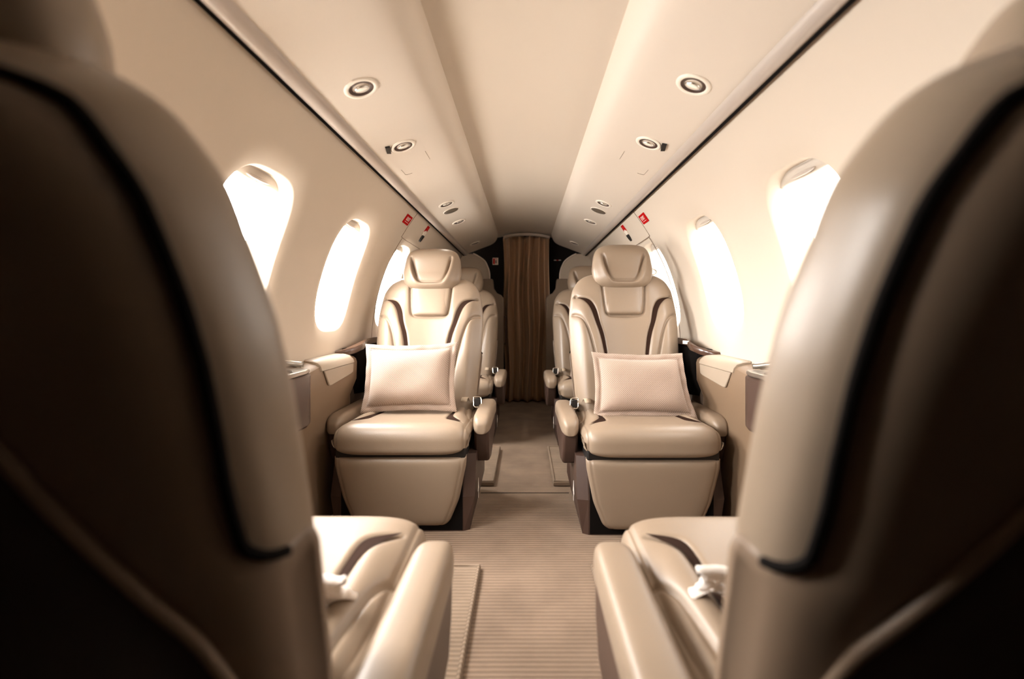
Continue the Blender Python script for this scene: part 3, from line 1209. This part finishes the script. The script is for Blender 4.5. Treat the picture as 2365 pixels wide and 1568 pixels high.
# ------------------------------------------------------------------ side consoles
def make_console(sg, side, dy):
    root = empty('side_console', (sg * .68, 1.30 + dy, 0))
    tag(root, 'tan leather side console under the %s windows between the facing seats' % side, 'console')

    def P(poly):
        return [(sg * (x - .68), z) for x, z in poly]

    def yy(a):
        return a - 1.30
    # body: shallow ledge against the wall, set back below so the seats clear it
    rows = []
    for y, top, xf in ((1.02, .560, .700), (1.40, .560, .700), (1.50, .585, .700), (1.57, .594, .700), (1.90, .594, .700), (1.925, .592, .704), (1.95, .590, .742)):
        lowx = max(xf, .738)
        rows.append([(sg * (x - .68), yy(y), z) for x, z in ((.757, .001), (lowx, .001), (lowx, .42), (xf + .002, .50), (xf, top - .022), (xf + .004, top - .008), (xf + .014, top), (.757, top + .010))])
    fix_normals(loft('body', rows, M['console'], root, smooth=True, auto=math.radians(35)))
    # lid: pale padded top that wraps over the edge
    rows = []
    for y, ins in ((1.575, .0), (1.58, .004), (1.70, .005), (1.85, .005), (1.87, .0)):
        t = .596 + ins
        rows.append([(sg * (x - .68), yy(y), z) for x, z in ((.757, t), (.757, t + .012), (.730, t + .010), (.710, t + .004), (.699, t - .008), (.695 - ins * .3, .574), (.702, .572), (.72, t - .004))])
    fix_normals(loft('lid', rows, M['consoletop'], root, smooth=True, auto=math.radians(40)))
    fp = [(yy(1.590), .572), (yy(1.862), .572), (yy(1.858), .536), (yy(1.835), .530), (yy(1.650), .513), (yy(1.632), .515)]
    prism('lid_flap', fp, 'x', sg * (.6935 - .68), sg * (.701 - .68), M['consoletop'], root, .003, 2)
    # switch plate
    sp = box('switch', -.014, .014, -.020, .020, 0, .006, M['switch'], root, .002)
    sp.location = (sg * (.728 - .68), yy(1.465), .585)
    sp.rotation_euler = (math.radians(14), 0, 0)
    bz = box('switch_frame', -.019, .019, -.025, .025, -.003, .003, M['rail'], root, .002)
    bz.location = (sg * (.728 - .68), yy(1.465), .584)
    bz.rotation_euler = (math.radians(14), 0, 0)
    # fold-out cup holder drawer
    pl0 = [(.650, 1.13), (.752, 1.13), (.752, 1.40), (.735, 1.425), (.690, 1.435), (.662, 1.420), (.648, 1.37)]
    pl = [(sg * (x - .68), yy(y)) for x, y in pl0]
    h = prism('cup_holder', pl, 'z', .43, .588, M['brownplastic'], root, .008, 3)
    pl2 = [(sg * (x + (.70 - x) * .04 - .68), yy(y + (1.28 - y) * .03)) for x, y in pl0]
    prism('metal_top', pl2, 'z', .588, .602, M['steel'], h, .004, 2)
    for yq in (1.21, 1.31):
        a = np.linspace(0, 2 * PI, 30, endpoint=False)
        rr = [[(sg * (.700 - .68) + r * math.cos(q), yy(yq) + r * math.sin(q), z) for q in a] for r, z in ((.034, .6025), (.034, .605), (.029, .605), (.028, .6028), (.002, .6025))]
        fix_normals(loft('cup_recess', rr, M['blackplastic'], h, True, True, True))
    tube('grip_bar', spline([(sg * (.735 - .68), yy(1.14), .620), (sg * (.735 - .68), yy(1.30), .622), (sg * (.728 - .68), yy(1.38), .622), (sg * (.690 - .68), yy(1.425), .612)], 40), .009, M['steel'], h, 10)
    return root


make_console(-1, 'left', 0.0)
make_console(1, 'right', -.04)

for sg, side, dy in ((-1, 'left', 0), (1, 'right', -.05)):
    root = empty('ledge_table', (sg * .69, 1.83 + dy, .6))
    tag(root, 'dark polished ledge between the %s wall and the seat that faces the camera' % side, 'ledge table')

    def Q(lst):
        return [(sg * (x - .69), y - 1.83) for x, y in lst]
    # top rises from the front tip, dark veneer
    top = Q([(.757, 1.83), (.735, 1.835), (.694, 1.885), (.676, 1.94), (.692, 2.02), (.694, 2.75), (.757, 2.75)])
    V, F = [], []
    prof = [(-.018, 1.0), (.0, 1.0), (.006, .97)]
    n = len(top)
    zt = [0, .004, .012, .020, .024, .024, .024]
    rows = []
    for dz, k in ((-.016, .95), (-.004, 1.0), (.004, 1.0), (.010, .96)):
        r = []
        for (x, y), rise in zip(top, zt):
            rs = .040 * min(1, max(0, y / .17))
            xx = sg * .067 + (x - sg * .067) * k
            r.append((xx, y + (.004 if k < 1 and y < .01 else 0), .012 + rs + dz))
        rows.append(r)
    fix_normals(loft('veneer_top', rows, M['wood'], root, True, True, True, True, math.radians(45)))
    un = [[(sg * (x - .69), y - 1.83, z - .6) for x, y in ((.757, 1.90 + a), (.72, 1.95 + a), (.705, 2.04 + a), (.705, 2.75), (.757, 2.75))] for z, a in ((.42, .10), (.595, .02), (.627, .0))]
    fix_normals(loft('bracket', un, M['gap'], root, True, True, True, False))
    if sg > 0:
        st_ = box('sticker', -.016, .016, -.001, .001, -.007, .007, M['white'], root)
        st_.location = (sg * (.681 - .69), 1.99 - 1.83, .050)
        st_.rotation_euler = (0, 0, math.radians(-60))
        st_['label'] = 'small white sticker'

# narrow sill along the side walls and the lower wall lining
for sg, nm in ((-1, 'baseboard_left'), (1, 'baseboard_right')):
    pr_ = [(.7605, .0), (.752, .0), (.748, .10), (.748, .585), (.752, .600), (.7605, .604)]
    rows = [[(sg * x, y, z) for x, z in pr_] for y in (Y0, .95, 1.75, 2.7, 3.86)]
    o = fix_normals(loft(nm, rows, M['lining'], None, True, True, True, False))
    tag(o, kind='structure')


# ------------------------------------------------------------------ loose floor mats
def mat_slab(x0, x1, y0, y1, label, h=.014):
    root = box('floor_mat', x0, x1, y0, y1, .0005, h, M['mat'], None, .004, 2)
    tag(root, label, 'floor mat', 'ribbed floor mats')
    ins = .006
    ring = [(x0 + ins, y0 + ins, h), (x1 - ins, y0 + ins, h), (x1 - ins, y1 - ins, h), (x0 + ins, y1 - ins, h)]
    pts = []
    for a, b in zip(ring, ring[1:] + ring[:1]):
        pts += [tuple(np.array(a) * (1 - k) + np.array(b) * k) for k in np.linspace(0, 1, 12, endpoint=False)]
    tube('bound_edge', pts, .005, M['mat'], root, 8, True)
    return root


mat_slab(-.60, -.132, .75, 1.385, 'ribbed beige mat left of the aisle, beside the near left seat')
mat_slab(.200, .60, .75, 1.405, 'ribbed beige mat right of the aisle, beside the near right seat', .005)
mat_slab(-.60, -.137, 2.05, 2.60, 'raised beige mat beside the aisle behind the left seat that faces the camera', .020)
mat_slab(.127, .60, 2.05, 2.60, 'raised beige mat beside the aisle behind the right seat that faces the camera', .020)
sm = box('carpet_joint', -.19, .19, 1.972, 1.976, 0, .0012, M['gap'])
tag(sm, 'thin dark joint across the aisle carpet between the two facing seats', 'carpet joint')

# ------------------------------------------------------------------ light
w = bpy.data.worlds.new('sky')
scene.world = w
w.use_nodes = True
nt = w.node_tree
bg = nt.nodes['Background']
tc = nt.nodes.new('ShaderNodeTexCoord')
sp = nt.nodes.new('ShaderNodeSeparateXYZ')
mr = nt.nodes.new('ShaderNodeMapRange')
mr.inputs['From Min'].default_value = -.5
mr.inputs['From Max'].default_value = .5
mr.inputs['To Min'].default_value = 47.0
mr.inputs['To Max'].default_value = 6.5
nt.links.new(tc.outputs['Generated'], sp.inputs[0])
nt.links.new(sp.outputs['X'], mr.inputs['Value'])
gz = nt.nodes.new('ShaderNodeMapRange')
gz.inputs['From Min'].default_value = -.15
gz.inputs['From Max'].default_value = .10
gz.inputs['To Min'].default_value = .50
gz.inputs['To Max'].default_value = 1.0
nt.links.new(sp.outputs['Z'], gz.inputs['Value'])
mm_ = nt.nodes.new('ShaderNodeMath')
mm_.operation = 'MULTIPLY'
nt.links.new(mr.outputs['Result'], mm_.inputs[0])
nt.links.new(gz.outputs['Result'], mm_.inputs[1])
nt.links.new(mm_.outputs[0], bg.inputs['Strength'])
bg.inputs['Color'].default_value = (1.0, .97, .935, 1)

# ------------------------------------------------------------------ camera
cam = bpy.data.cameras.new('camera')
co = bpy.data.objects.new('camera', cam)
link(co)
co.location = (0, 0, CAMZ)
co.rotation_euler = (PI / 2, 0, 0)
cam.sensor_width = 36
cam.lens = 1060 / 2365 * 36
cam.shift_x = (1182.5 - 1212) / 2365
cam.shift_y = (725 - 784) / 2365
cam.clip_start = .01
cam.dof.use_dof = True
cam.dof.focus_distance = 1.80
cam.dof.aperture_fstop = 2.0
scene.camera = co

scene.view_settings.view_transform = 'Standard'
scene.view_settings.look = 'None'
scene.view_settings.gamma = 1
scene.view_settings.exposure = 0.52
scene.cycles.use_denoising = True
scene.cycles.max_bounces = 10
scene.cycles.diffuse_bounces = 6
scene.cycles.transparent_max_bounces = 12
